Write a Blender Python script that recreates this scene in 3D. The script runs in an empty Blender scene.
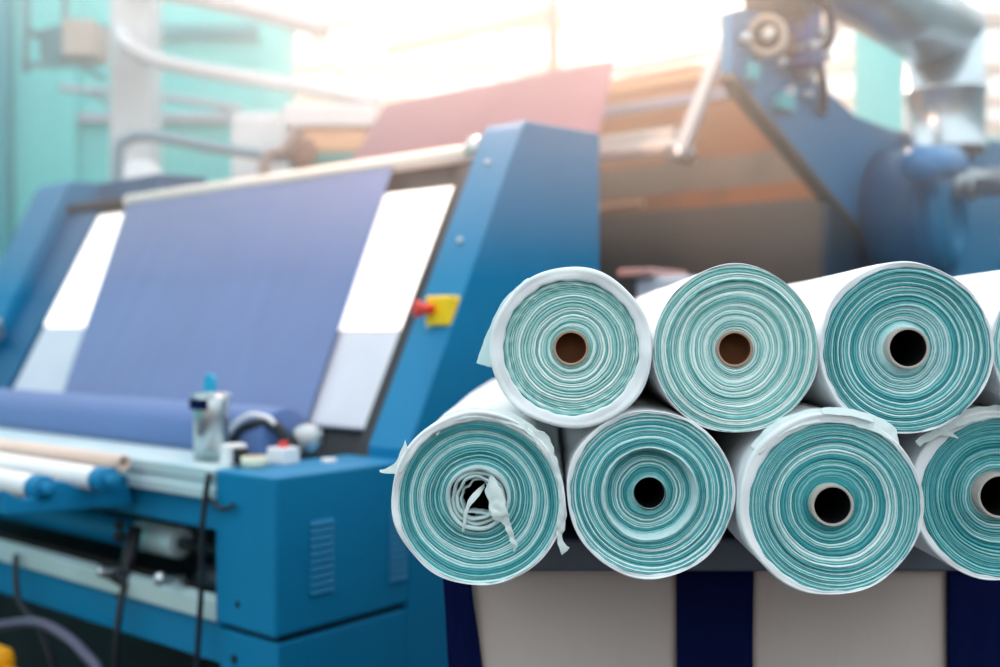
import bpy, math, random
import numpy as np
from mathutils import Vector, Matrix, noise
SC = bpy.context.scene
COL = SC.collection
R = math.radians
random.seed(7)

# ------------------------------------------------------------------ camera
cd = bpy.data.cameras.new('camera'); cam = bpy.data.objects.new('camera', cd); COL.objects.link(cam)
cam.location = (0, 0, 1.3); cam.rotation_euler = (R(90), 0, 0)
cd.sensor_width = 36; cd.lens = 36 * 1.080
cd.clip_start = .05; cd.clip_end = 200
cd.dof.use_dof = True; cd.dof.focus_distance = 1.60; cd.dof.aperture_fstop = 1.75
SC.camera = cam
# ------------------------------------------------------------------ world, sun, exposure
w = bpy.data.worlds.new('world'); SC.world = w; w.use_nodes = True
bg = w.node_tree.nodes['Background']; bg.inputs[0].default_value = (.86, .96, 1, 1); bg.inputs[1].default_value = 1.9
def lamp(name, kind, loc, rot, energy, color, size=1.0, spot=60):
    d = bpy.data.lights.new(name, kind); o = bpy.data.objects.new(name, d); COL.objects.link(o)
    o.location = loc; o.rotation_euler = rot; d.energy = energy; d.color = color
    if kind == 'AREA': d.size = size
    elif kind == 'SUN': d.angle = R(4)
    else: d.shadow_soft_size = size
    if kind == 'SPOT': d.spot_size = R(spot); d.spot_blend = .6
    return o
sun_dir = Vector((-.07, -1, -.42)).normalized()
lamp('sun', 'SUN', (0, 8, 8), sun_dir.to_track_quat('-Z', 'Y').to_euler(), 5.0, (1, .72, .52))
SC.view_settings.view_transform = 'Standard'; SC.view_settings.look = 'None'
SC.view_settings.gamma = 1; SC.view_settings.exposure = 0.0; SC.view_settings.use_curve_mapping = False

# ------------------------------------------------------------------ frames
# the machine stands askew; its own frame has x to the right along its rollers and y to its back
F = 1080.0
MC = Vector(((275 - 500) / F * 2.7, 2.7, 0))
_d = Vector((1300 / F, -1, 0)).normalized()
MROT = math.atan2(_d.y, _d.x)
MM = Matrix.Translation(MC) @ Matrix.Rotation(MROT, 4, 'Z')

lamp('warm_flare_light', 'POINT', MM @ Vector((-.50, .95, 2.80)), (0, 0, 0), 75, (1, .52, .34), .12)  # added light out of view, imitates the warm lens flare

# ------------------------------------------------------------------ materials
def lin(c):
    if isinstance(c, str): c = tuple(int(c[i:i+2], 16) / 255 for i in (0, 2, 4))
    return tuple((v / 12.92 if v <= .04045 else ((v + .055) / 1.055) ** 2.4) for v in c) + (1,)
def mat(name, hexc, rough=.45, metal=0, var=.06, scale=6, bump=0, bscale=60, emit=0, trans=0, alpha=1, sheen=0, coat=0):
    m = bpy.data.materials.new(name); m.use_nodes = True; nt = m.node_tree; N = nt.nodes; K = nt.links
    b = N['Principled BSDF']; c = lin(hexc)
    tc = N.new('ShaderNodeTexCoord'); nz = N.new('ShaderNodeTexNoise'); nz.inputs['Scale'].default_value = scale; nz.inputs['Detail'].default_value = 4
    K.new(tc.outputs['Object'], nz.inputs['Vector'])
    mr = N.new('ShaderNodeMapRange'); mr.inputs['To Min'].default_value = 1 - var * 2; mr.inputs['To Max'].default_value = 1 + var * 2
    K.new(nz.outputs['Fac'], mr.inputs['Value'])
    mx = N.new('ShaderNodeVectorMath'); mx.operation = 'SCALE'; mx.inputs[0].default_value = c[:3]
    K.new(mr.outputs[0], mx.inputs['Scale']); K.new(mx.outputs[0], b.inputs['Base Color'])
    b.inputs['Roughness'].default_value = rough; b.inputs['Metallic'].default_value = metal
    if sheen: b.inputs['Sheen Weight'].default_value = sheen
    if coat: b.inputs['Coat Weight'].default_value = coat
    if trans: b.inputs['Transmission Weight'].default_value = trans
    if emit:
        b.inputs['Emission Color'].default_value = c; b.inputs['Emission Strength'].default_value = emit
    if bump:
        n2 = N.new('ShaderNodeTexNoise'); n2.inputs['Scale'].default_value = bscale; K.new(tc.outputs['Object'], n2.inputs['Vector'])
        bp = N.new('ShaderNodeBump'); bp.inputs['Strength'].default_value = bump; bp.inputs['Distance'].default_value = .004
        K.new(n2.outputs['Fac'], bp.inputs['Height']); K.new(bp.outputs[0], b.inputs['Normal'])
    return m
def cloth(name, hexc, translucent=.3, freq=900, bump=.15):
    m = bpy.data.materials.new(name); m.use_nodes = True; nt = m.node_tree; N = nt.nodes; K = nt.links
    b = N['Principled BSDF']; c = lin(hexc); b.inputs['Base Color'].default_value = c; b.inputs['Roughness'].default_value = .8
    b.inputs['Sheen Weight'].default_value = .25
    tc = N.new('ShaderNodeTexCoord'); nz = N.new('ShaderNodeTexNoise'); nz.inputs['Scale'].default_value = 3; K.new(tc.outputs['Object'], nz.inputs['Vector'])
    mr = N.new('ShaderNodeMapRange'); mr.inputs['To Min'].default_value = .9; mr.inputs['To Max'].default_value = 1.1; K.new(nz.outputs['Fac'], mr.inputs['Value'])
    mx = N.new('ShaderNodeVectorMath'); mx.operation = 'SCALE'; mx.inputs[0].default_value = c[:3]; K.new(mr.outputs[0], mx.inputs['Scale']); K.new(mx.outputs[0], b.inputs['Base Color'])
    n2 = N.new('ShaderNodeTexNoise'); n2.inputs['Scale'].default_value = 45; n2.inputs['Detail'].default_value = 5; K.new(tc.outputs['Object'], n2.inputs['Vector'])
    bp = N.new('ShaderNodeBump'); bp.inputs['Strength'].default_value = bump; bp.inputs['Distance'].default_value = .004
    K.new(n2.outputs['Fac'], bp.inputs['Height']); K.new(bp.outputs[0], b.inputs['Normal'])
    if translucent:
        t = N.new('ShaderNodeBsdfTranslucent'); t.inputs[0].default_value = c
        ms = N.new('ShaderNodeMixShader'); ms.inputs[0].default_value = translucent
        K.new(b.outputs[0], ms.inputs[1]); K.new(t.outputs[0], ms.inputs[2]); K.new(ms.outputs[0], N['Material Output'].inputs['Surface'])
    return m
def layered(name, lo, mid, hi):
    """edges of the wound cloth: every layer has its own tone, gap shade painted in (attribute 'layer')"""
    m = bpy.data.materials.new(name); m.use_nodes = True; nt = m.node_tree; N = nt.nodes; K = nt.links
    b = N['Principled BSDF']; b.inputs['Roughness'].default_value = .85
    a = N.new('ShaderNodeAttribute'); a.attribute_name = 'layer'
    tc = N.new('ShaderNodeTexCoord'); nz = N.new('ShaderNodeTexNoise'); nz.inputs['Scale'].default_value = 90; nz.inputs['Detail'].default_value = 3
    K.new(tc.outputs['Object'], nz.inputs['Vector'])
    ad = N.new('ShaderNodeMath'); ad.operation = 'MULTIPLY_ADD'; ad.inputs[1].default_value = .25
    K.new(nz.outputs['Fac'], ad.inputs[0])
    sb = N.new('ShaderNodeMath'); sb.operation = 'SUBTRACT'; sb.inputs[1].default_value = .125
    K.new(a.outputs['Fac'], sb.inputs[0]); K.new(sb.outputs[0], ad.inputs[2])
    r = N.new('ShaderNodeValToRGB'); r.color_ramp.elements[0].color = lin(lo); r.color_ramp.elements[1].color = lin(hi)
    e = r.color_ramp.elements.new(.5); e.color = lin(mid)
    K.new(ad.outputs[0], r.inputs[0]); K.new(r.outputs[0], b.inputs['Base Color'])
    return m
BLUE = mat('blue_paint', '0076a6', .5, var=.05)
BLUE.node_tree.nodes['Principled BSDF'].inputs['Specular IOR Level'].default_value = .3
BLUED = mat('deep_blue_paint', '005684', .45)
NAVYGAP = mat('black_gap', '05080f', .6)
DARK = mat('black_iron', '0c1420', .5)
STEEL = mat('brushed_steel', 'b8c0c4', .32, metal=.9, var=.1, scale=12)
ALU = mat('aluminium_profile', 'c4dce2', .4, metal=.25)
WHITEP = mat('white_paint', 'e4e6ea', .4)
OFFW = mat('off_white_plastic', 'c9cfdc', .5)
CREAMP = mat('cream_roller', 'efe2d8', .45)
LIT = mat('lit_white_panel', 'fff6ee', .5, emit=1.15, var=.0)
DENIM = cloth('blue_cloth', '6078a8', .0)
DENIM2 = cloth('flare_tinted_cloth', 'c89aa8', .5)  # pink flare wash painted into the colour of blue cloth
DENIM3 = cloth('blue_cloth_wound', '4a6aa2', 0)
WHITEC = cloth('white_nonwoven_cloth', 'e4f0f0', .25, bump=.35)
BODYC = cloth('white_wound_cloth', 'eaf0f4', 0, bump=.35)
WRAPC = cloth('pale_aqua_cloth', 'cfe6e8', .3, bump=.4)
CARD = mat('brown_cardboard', 'a88a78', .8, var=.12, scale=30, bump=.2)
COREGLOW = mat('core_glow_brown', '5a3414', .9)
GREYTUBE = mat('grey_cardboard', 'b3aca6', .75, var=.1, scale=30)
BROWN = mat('brown_sheet_metal', 'a0602a', .5, var=.12)
TAUPE = mat('taupe_sheet_metal', '52504c', .5, var=.1)
CANVAS = cloth('cream_canvas', 'c4b8b2', 0, bump=.3)
NAVY = cloth('navy_canvas', '020f3e', 0, bump=.2)
NAVY.node_tree.nodes['Principled BSDF'].inputs['Specular IOR Level'].default_value = .1
NAVY.node_tree.nodes['Principled BSDF'].inputs['Sheen Weight'].default_value = 0
YELLOW = mat('yellow_plastic', 'f5cc10', .4)
RED = mat('red_plastic', 'd8322a', .35)
TEALW = mat('teal_wall_paint', '74f0ee', .7, var=.04, scale=1)
TEALD = mat('teal_trim_paint', '25aebb', .6)
FLOORM = mat('grey_concrete', '333b48', .7, var=.12, scale=3)
BEAM = mat('white_steel_beam', 'ccb8b0', .6)
GLASSY = mat('clear_tape', 'd8dcc8', .2, coat=.5)
TANB = mat('tan_bar', 'e8b890', .5)

# ------------------------------------------------------------------ mesh building
class MB:
    def __init__(s): s.v = []; s.f = []; s.sm = []
    def add(s, vs, fs, smooth=False):
        n = len(s.v); s.v += [tuple(p) for p in vs]; s.f += [tuple(i + n for i in f) for f in fs]; s.sm += [smooth] * len(fs); return s
    def box(s, x0, x1, y0, y1, z0, z1):
        vs = [(x, y, z) for x in (x0, x1) for y in (y0, y1) for z in (z0, z1)]
        return s.add(vs, [(0, 1, 3, 2), (4, 6, 7, 5), (0, 4, 5, 1), (2, 3, 7, 6), (0, 2, 6, 4), (1, 5, 7, 3)])
    def prism(s, pts, axis, a, b):
        """pts: 2d polygon; axis 'x' -> pts are (y,z); 'y' -> (x,z); 'z' -> (x,y)"""
        def mk(p, t): return {'x': (t, p[0], p[1]), 'y': (p[0], t, p[1]), 'z': (p[0], p[1], t)}[axis]
        n = len(pts); vs = [mk(p, a) for p in pts] + [mk(p, b) for p in pts]
        fs = [tuple(range(n)), tuple(range(2 * n - 1, n - 1, -1))] + [(i, i + n, (i + 1) % n + n, (i + 1) % n) for i in range(n)]
        return s.add(vs, fs)
    def lathe(s, prof, p0, axis, n=32, smooth=True, closed=False):
        """prof: list of (t along axis, radius)"""
        ax = Vector(axis).normalized(); p0 = Vector(p0)
        u = ax.orthogonal().normalized(); v = ax.cross(u)
        vs = []
        for t, r in prof:
            for k in range(n):
                a = 2 * math.pi * k / n
                vs.append(p0 + ax * t + (u * math.cos(a) + v * math.sin(a)) * r)
        fs = []; m = len(prof)
        for i in range(m if closed else m - 1):
            j = (i + 1) % m
            for k in range(n):
                fs.append((i * n + k, i * n + (k + 1) % n, j * n + (k + 1) % n, j * n + k))
        s.add(vs, fs, smooth)
        return s
    def cyl(s, p0, p1, r, n=28, r1=None):
        p0, p1 = Vector(p0), Vector(p1); L = (p1 - p0).length; r1 = r if r1 is None else r1; e = min(r, r1) * .06
        return s.lathe([(0, 1e-5), (0, r - e), (e, r), (L - e, r1), (L, r1 - e), (L, 1e-5)], p0, p1 - p0, n)
    def pipe(s, p0, p1, r, ri, n=32):
        p0, p1 = Vector(p0), Vector(p1); L = (p1 - p0).length
        return s.lathe([(0, ri), (0, r), (L, r), (L, ri)], p0, p1 - p0, n, True, True)
    def tube(s, pts, r, n=10, sub=6):
        P = [Vector(p) for p in pts]
        if len(P) > 2 and sub > 1:
            Q = []
            for i in range(len(P) - 1):
                a, b, c, d = P[max(i - 1, 0)], P[i], P[i + 1], P[min(i + 2, len(P) - 1)]
                for k in range(sub):
                    t = k / sub
                    Q.append(.5 * ((2 * b) + (c - a) * t + (2 * a - 5 * b + 4 * c - d) * t * t + (3 * b - a - 3 * c + d) * t ** 3))
            Q.append(P[-1]); P = Q
        vs = []; up = None
        for i, p in enumerate(P):
            d = (P[min(i + 1, len(P) - 1)] - P[max(i - 1, 0)]).normalized()
            u = d.orthogonal().normalized() if up is None else (up - d * up.dot(d)).normalized()
            up = u; v = d.cross(u)
            for k in range(n):
                a = 2 * math.pi * k / n; vs.append(p + (u * math.cos(a) + v * math.sin(a)) * r)
        fs = [(i * n + k, i * n + (k + 1) % n, (i + 1) * n + (k + 1) % n, (i + 1) * n + k) for i in range(len(P) - 1) for k in range(n)]
        fs += [tuple(range(n - 1, -1, -1)), tuple(range((len(P) - 1) * n, len(P) * n))]
        return s.add(vs, fs, True)
    def ball(s, c, r, sx=1, sy=1, sz=1, n=20, m=12):
        vs = []; fs = []
        for i in range(m + 1):
            ph = math.pi * i / m
            for k in range(n):
                a = 2 * math.pi * k / n
                rr = max(math.sin(ph), 1e-4)
                vs.append((c[0] + r * sx * rr * math.cos(a), c[1] + r * sy * rr * math.sin(a), c[2] + r * sz * math.cos(ph)))
        for i in range(m):
            for k in range(n): fs.append((i * n + k, (i + 1) * n + k, (i + 1) * n + (k + 1) % n, i * n + (k + 1) % n))
        return s.add(vs, fs, True)
    def grid(s, fn, nu, nv, smooth=True):
        vs = [fn(i / (nu - 1), j / (nv - 1)) for i in range(nu) for j in range(nv)]
        fs = [(i * nv + j, (i + 1) * nv + j, (i + 1) * nv + j + 1, i * nv + j + 1) for i in range(nu - 1) for j in range(nv - 1)]
        return s.add(vs, fs, smooth)
def empty(name, label, cat, base=(0, 0, 0), frame='M', group=None, rotz=0):
    o = bpy.data.objects.new(name, None); COL.objects.link(o); o.empty_display_size = .1
    o['base'] = list(base)
    if frame == 'M': o.location = MM @ Vector(base); o.rotation_euler = (0, 0, MROT)
    else: o.location = base; o.rotation_euler = (0, 0, rotz)
    o['label'] = label; o['category'] = cat
    if group: o['group'] = group
    return o
def root_of(o):
    while o.parent: o = o.parent
    return o
def part(name, mb, m, parent=None, bevel=0, solid=0, label=None, kind=None, sub=0):
    me = bpy.data.meshes.new(name)
    b = Vector(root_of(parent)['base']) if parent and 'base' in root_of(parent) else Vector((0, 0, 0))
    me.from_pydata([tuple(Vector(p) - b) for p in mb.v], [], mb.f); me.update()
    me.polygons.foreach_set('use_smooth', mb.sm)
    me.materials.append(m)
    o = bpy.data.objects.new(name, me); COL.objects.link(o)
    if parent: o.parent = parent
    if bevel:
        d = o.modifiers.new('bevel', 'BEVEL'); d.width = bevel; d.segments = 2; d.limit_method = 'ANGLE'; d.angle_limit = R(50)
    if solid:
        d = o.modifiers.new('solid', 'SOLIDIFY'); d.thickness = solid; d.offset = 0
    if sub:
        d = o.modifiers.new('sub', 'SUBSURF'); d.levels = sub; d.render_levels = sub
    if label: o['label'] = label
    if kind: o['kind'] = kind
    return o
def struct(name, mb, m, bevel=0):
    return part(name, mb, m, None, bevel, kind='structure')
def single(name, mb, m, label, cat, frame='M', group=None, bevel=0, solid=0, sub=0):
    """a thing that is one mesh, its origin at its lowest point"""
    xs = [p[0] for p in mb.v]; ys = [p[1] for p in mb.v]; zs = [p[2] for p in mb.v]
    b = ((min(xs) + max(xs)) / 2, (min(ys) + max(ys)) / 2, min(zs))
    mb.v = [(p[0] - b[0], p[1] - b[1], p[2] - b[2]) for p in mb.v]
    o = part(name, mb, m, None, bevel, solid, sub=sub)
    if frame == 'M': o.location = MM @ Vector(b); o.rotation_euler = (0, 0, MROT)
    else: o.location = b
    o['label'] = label; o['category'] = cat
    if group: o['group'] = group
    return o

# ================================================================== SETTING
struct('floor', MB().box(-14, 14, -4.2, 26, -.1, 0), FLOORM)
struct('wall_left', MB().box(-9.0, -1.75, 9.0, 9.25, 0, 4.35), TEALW)
struct('trim_1', MB().box(-4.75, -4.04, 8.8, 9.0, 0, 4.35), TEALD, .01)
struct('trim_2', MB().box(-3.62, -3.50, 8.9, 9.0, 0, 4.35), TEALW, .01)
struct('trim_3', MB().box(-3.5, -1.75, 8.93, 9.0, 3.05, 3.13), OFFW, .01)
struct('trim_4', MB().box(-1.98, -1.75, 8.86, 9.0, 0, 4.35), TEALW, .01)
struct('trim_5', MB().box(-3.5, -1.75, 8.93, 9.0, 3.75, 3.86), TEALD, .01)
struct('wall_right', MB().box(8.5, 8.7, -4, 24, 0, 4.6), mat('teal_grey_wall', '7fb4bc', .7))
struct('wall_front', MB().box(-9, 8.5, -4.2, -4, 0, 2.7), mat('warm_grey_wall', 'a09a98', .7))
struct('wall_side', MB().box(-9.2, -9, -4, 9.25, 0, 4.6), TEALW)
# far wall: low wall and window band with mullions
struct('wall_back', MB().box(-14, 14, 24, 24.3, 0, 2.2).box(-14, 14, 24, 24.3, 5.2, 6.0), TEALW)
wf = MB()
for i in range(15): wf.box(-14 + i * 2 - .07, -14 + i * 2 + .07, 24.05, 24.2, 2.2, 5.2)
wf.box(-14, 14, 24.05, 24.2, 3.6, 3.72)
struct('window_1', wf, BEAM)
# roof: white trusses, purlins and open glazing bars
rf = MB()
for y in (11.5, 14.0, 16.5, 19, 21.5, 24):
    rf.box(-14, 14, y - .09, y + .09, 5.25, 5.45).box(-14, 14, y - .06, y + .06, 5.95, 6.05)
    for i in range(14): 
        x = -14 + 2 * i; rf.prism([(x, 5.45), (x + .08, 5.45), (x + 1.04, 5.95), (x + .96, 5.95)], 'y', y - .03, y + .03); rf.prism([(x + 2, 5.45), (x + 1.92, 5.45), (x + .96, 5.95), (x + 1.04, 5.95)], 'y', y - .03, y + .03)
for x in (-12, -9, -6, -3, 0, 3, 6, 9, 12): rf.box(x - .07, x + .07, 10, 24, 6.05, 6.18)
struct('ceiling', rf, BEAM)
struct('trim_6', MB().box(2.65, 2.95, 7.9, 8.1, 0, 6.0).box(2.62, 2.98, 7.87, 8.13, 0, .3), TEALW, .01)
struct('trim_7', MB().box(.42, .52, 9.4, 9.5, 0, 6.0).box(.38, .56, 9.36, 9.54, 0, .3), mat('pink_pole', 'd89a8c', .5), .01)
struct('trim_8', MB().box(-2.86, -2.56, 7.9, 8.2, 0, 6.0).box(-2.92, -2.50, 7.85, 8.25, 0, .4), WHITEP, .02)

# ================================================================== FABRIC ROLLS (foreground)
YAW = -math.atan2(50, F)          # the rolls lie almost along the view
LAYM = layered('cloth_layers_teal', '2a8a92', '70bcc0', 'e2f4f6')
LAYT = layered('cloth_layers_pale', '5ca6a6', 'aad6d4', 'f6fbfa')
def roll_point(px, py, Y): return ((px - 500) / F * Y, Y, 1.3 - (py - 333.5) / F * Y)
def lay_profile(rng, rc, Ro, wmin, wmax, amp):
    edges = [rc]; 
    while edges[-1] < Ro: edges.append(edges[-1] + rng.uniform(wmin, wmax) * (1.0 if rng.random() > .12 else 1.9))
    edges[-1] = Ro; n = len(edges) - 1
    a = np.array([amp * rng.uniform(.1, 1) for _ in range(n)])
    tone = np.array([min(1, max(0, rng.gauss(.48, .28))) for _ in range(n)])
    ph = np.array([rng.uniform(0, 6.28) for _ in range(n)]); b = np.array([amp * rng.uniform(0, .5) for _ in range(n)])
    kk = np.array([rng.choice([1, 2, 3]) for _ in range(n)])
    return np.array(edges), a, tone, ph, b, kk
def face_mesh(seed, rc, Ro, knots, calm=None, amp=.0035, squash=1.0, ragged=None, wmin=.0012, wmax=.0034, nr=300, nt=200, tonebase=None):
    """disc of wound layers facing -y, depth from knots [(fraction of radius, y)]"""
    rng = random.Random(seed); e, a, tone, ph, b, kk = lay_profile(rng, rc, Ro, wmin, wmax, amp)
    r = np.linspace(rc, Ro, nr)[:, None]; th = np.linspace(0, 2 * np.pi, nt, endpoint=False)[None, :]
    p = [rng.uniform(0, 6.28) for _ in range(8)]
    env = np.clip((r - rc) / .01, 0, 1) * np.clip((Ro - r) / .006, 0, 1)
    rr = r + env * (.0007 * np.sin(2 * th + p[0] + 30 * r) + .0005 * np.sin(3 * th + p[1] - 50 * r) + .00030 * np.sin(7 * th + p[2] + 90 * r) + .00016 * np.sin(17 * th + p[3] + 200 * r))
    # eccentric winding
    rr = rr + env * .0016 * np.sin(th + p[4]) 
    rr = np.clip(rr, rc, Ro - 1e-6)
    idx = np.clip(np.searchsorted(e, rr, side='right') - 1, 0, len(a) - 1)
    t = (rr - e[idx]) / (e[idx + 1] - e[idx])
    ridge = np.power(np.clip(1 - np.abs(2 * t - 1) ** 2.2, 0, 1), .6)
    am = a[idx] + b[idx] * np.sin(kk[idx] * th + ph[idx])
    gain = np.ones_like(rr)
    tn = tone[idx] + .06 * np.sin(3 * th + ph[idx] * 3)
    if calm:
        for f0, f1, g, tv in calm:
            mk = ((rr >= f0 * Ro) & (rr < f1 * Ro)); gain = np.where(mk, g, gain); tn = np.where(mk, tv * .75 + tn * .25, tn)
    if ragged:
        for f0, f1, am2 in ragged:
            mk = np.exp(-(((rr / Ro) - (f0 + f1) / 2) / ((f1 - f0) / 2)) ** 2)
            wob = np.sin(11 * th + 260 * rr + p[5]) * np.sin(5 * th + p[6] - 550 * rr) + .6 * np.sin(29 * th - 900 * rr + p[2]) * np.sin(3 * th + 700 * rr)
            am = am + mk * am2 * wob; tn = tn + mk * .25 * wob
    ky = np.interp(rr / Ro, [k[0] for k in knots], [k[1] for k in knots])
    y = ky - ridge * am * gain + .0006 * np.sin(3 * th + p[7])
    x = r * np.cos(th); z = r * np.sin(th) * squash
    edge = np.exp(-((t - .30) / .16) ** 2); tn = tn + .30 * edge * (gain > .5) - .42 * (t > .80) * (gain > .5) - .1 * (gain > .5)  # pale cloth edge, and painted shade in the gap between layers
    V = np.stack([x * np.ones_like(y), y, z * np.ones_like(y)], -1).reshape(-1, 3)
    i = np.arange(nr - 1)[:, None] * nt; k = np.arange(nt)[None, :]; k2 = (k + 1) % nt
    Fq = np.stack([i + k, i + k2, i + nt + k2, i + nt + k], -1).reshape(-1, 4)
    return V, Fq, np.clip(tn, 0, 1).reshape(-1)
def np_obj(name, V, Fq, m, parent, attr=None):
    me = bpy.data.meshes.new(name); me.vertices.add(len(V)); me.vertices.foreach_set('co', V.astype(np.float32).ravel())
    me.loops.add(len(Fq) * 4); me.loops.foreach_set('vertex_index', Fq.astype(np.int32).ravel())
    me.polygons.add(len(Fq)); me.polygons.foreach_set('loop_start', (np.arange(len(Fq)) * 4).astype(np.int32)); me.polygons.foreach_set('loop_total', np.full(len(Fq), 4, np.int32))
    me.update(calc_edges=True); me.validate()
    me.polygons.foreach_set('use_smooth', [True] * len(me.polygons))
    if attr is not None:
        at = me.attributes.new('layer', 'FLOAT', 'POINT'); at.data.foreach_set('value', attr.astype(np.float32))
    me.materials.append(m); o = bpy.data.objects.new(name, me); COL.objects.link(o); o.parent = parent
    return o
def wrap_mesh(seed, Ro, L, Rf, sh, lip=.003, squash=1.0, wob=.0012):
    """outer cloth of the roll from its front lip (inner circle Rf, off centre by sh) to the back, closed at the back"""
    rng = random.Random(seed); p = [rng.uniform(0, 6) for _ in range(6)]
    nt = 200
    prof = [(.012, 0, 0), (-lip * .2, 0, .3), (-lip, .12, .5), (-lip * .55, .45, .8), (-lip * .9, .62, 1), (-lip * 1.1, .8, 1), (-lip * .6, 1, 1)]
    prof += [(y, 1, 1) for y in (.006, .02, .06, .12, .2, .35, .55, .8, 1.05, L - .005)] + [(L, (.97,), 1), (L, (.5,), 1), (L, (.003,), 0)]
    V = []
    for y, f, w in prof:
        for k in range(nt):
            a = 2 * math.pi * k / nt; ca, sa = math.cos(a), math.sin(a)
            d = w * wob * (math.sin(3 * a + p[0] + 6 * y) + .6 * math.sin(7 * a + p[1] - 11 * y) + .5 * math.sin(2 * a + p[2] + 17 * y))
            if isinstance(f, tuple): x, z = ca * Ro * f[0], sa * Ro * f[0]
            else:
                di = .0006 * (math.sin(9 * a + p[5]) + math.sin(23 * a + p[1])) * (f < .2)
                xi, zi = sh[0] + ca * (Rf + di), sh[1] + sa * (Rf + di); xo, zo = ca * (Ro + d), sa * (Ro + d)
                x, z = xi + (xo - xi) * f, zi + (zo - zi) * f
            yy = y + (w * lip * .4 * (math.sin(4 * a + p[3] + 3 * (f if not isinstance(f, tuple) else 0)) + math.sin(9 * a + p[4])) if y < .003 else 0)
            V.append((x, yy, z * squash))
    Fq = [(i * nt + k, (i + 1) * nt + k, (i + 1) * nt + (k + 1) % nt, i * nt + (k + 1) % nt) for i in range(len(prof) - 1) for k in range(nt)]
    return np.array(V), np.array(Fq)
def flap(name, parent, rows, m=None, th=.0007, crumple=.0012, n=6, label=None):
    """torn cloth: rows of (left point, right point) in roll coordinates given in photo-scale millimetres"""
    m = m or WRAPC; mb = MB(); rnd = random.Random(len(rows) * 7 + n)
    Ls = [Vector(a) for a, b in rows]; Rs = [Vector(b) for a, b in rows]
    def samp(P, t):
        t *= len(P) - 1; i = min(int(t), len(P) - 2); f = t - i
        a, b, c, d = P[max(i - 1, 0)], P[i], P[i + 1], P[min(i + 2, len(P) - 1)]
        return .5 * ((2 * b) + (c - a) * f + (2 * a - 5 * b + 4 * c - d) * f * f + (3 * b - a - 3 * c + d) * f ** 3)
    def fn(u, v):
        p = samp(Ls, u).lerp(samp(Rs, u), v)
        q = p * 90
        return p + Vector(noise.noise_vector(q)) * crumple
    mb.grid(fn, 10 * len(rows), 12)
    return part(name, mb, m, parent, solid=th, label=label)
U = 1.6 / F      # metres per photo pixel at the rolls
def roll(px, py, Y, Rpx, label, core='tube', rcpx=17, knots=None, calm=None, pale=False, seed=1, L=1.25, lip=.003, squash=1.0, amp=.0035, ragged=None, core_out=.0, hi=True, layers_label=None, wmin=.0016, wmax=.0042, face=.965, shift=(0, 0), plug=False):
    x, y, z = roll_point(px, py, Y); s = Y / F; Ro = Rpx * s; rc = rcpx * s
    t = empty('fabric_roll', label, 'fabric roll', (x, y, z), 'W', 'wound fabric rolls stacked on the cart', YAW)
    t['base'] = [0, 0, 0]
    knots = knots or [(0, .010), (.5, .004), (.97, 0), (1, .001)]
    Rf = Ro * face; sh = (shift[0] * s, shift[1] * s)
    V, Fq, at = face_mesh(seed, rc, Rf + .0006, knots, calm, amp, squash, ragged, wmin, wmax, nr=420 if hi else 120, nt=240 if hi else 90)
    wgt = np.clip((np.hypot(V[:, 0], V[:, 2]) - rc) / (Rf - rc), 0, 1)
    V[:, 0] += sh[0] * wgt; V[:, 2] += sh[1] * wgt
    np_obj('layered_end', V, Fq, LAYT if pale else LAYM, t, at)
    V, Fq = wrap_mesh(seed + 50, Ro, L, Rf, sh, lip, squash)
    np_obj('outer_wrap', V, Fq, BODYC, t)
    if core == 'tube':
        part('core_tube', MB().pipe((0, -core_out, 0), (0, L - .01, 0), rc + .0004, rc - .0034, 40), GREYTUBE if core_out > .003 else CARD, t, bevel=.0008)
        part('core_lining', MB().lathe([(.004 - core_out, rc - .0035), (.03 if plug else .5, rc - .0037), (.03 if plug else .5, .0005)], (0, 0, 0), (0, 1, 0), 40), COREGLOW if plug else NAVYGAP, t)  # shallow brown disc added for the light reflected inside the core
    elif core == 'bare':
        mb = MB(); n = 60
        mb.lathe([(.004, rc + .001), (.03, rc - .0005), (.4, rc), (.4, .0005)], (0, 0, 0), (0, 1, 0), 60)
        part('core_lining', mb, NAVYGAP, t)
    return t, s
t1, s = roll(571, 348, 1.6, 81, 'pale fabric roll at the left end of the top row, loose flap on its left', rcpx=17.5, pale=True, seed=3,
             knots=[(0, .004), (.3, .006), (1, .007)], ragged=[(.84, 1, .0020)], amp=.0034, wmin=.0018, wmax=.0044, face=.835, plug=True, lip=.004)
t2, s = roll(735, 349, 1.6, 82, 'fabric roll second from the left in the top row, brown core flush', rcpx=18, pale=True, seed=11, squash=1.025,
             knots=[(0, .006), (.3, .004), (.80, .001), (.83, -.003), (1, 0)], ragged=[(.80, .86, .0012)], amp=.003, wmin=.0015, wmax=.004, face=.985, plug=True)
t3, s = roll(905, 348, 1.6, 86, 'fabric roll in the top row with a grey core tube sticking out', rcpx=20.5, pale=False, seed=23, core_out=.016,
             knots=[(0, .006), (.25, .004), (.33, .008), (.8, .002), (1, 0)], calm=[(.24, .31, .3, .75)], amp=.004, wmin=.0016, wmax=.0044, face=.955, shift=(1.5, -1.5))
t4, s = roll(1077, 346, 1.6, 85, 'fabric roll cut off by the right edge of the photo, top row', rcpx=18, seed=5, hi=False)
b1, s = roll(478, 498, 1.6, 87, 'fabric roll at the lower left with a crumpled cloth tail hanging from its centre', core='none', rcpx=31, seed=31,
             knots=[(0, .010), (.35, .010), (.8, .006), (.96, .002), (1, .0)], lip=.006, amp=.0045, wmin=.0018, wmax=.005, face=.93, shift=(1, -4))
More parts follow.
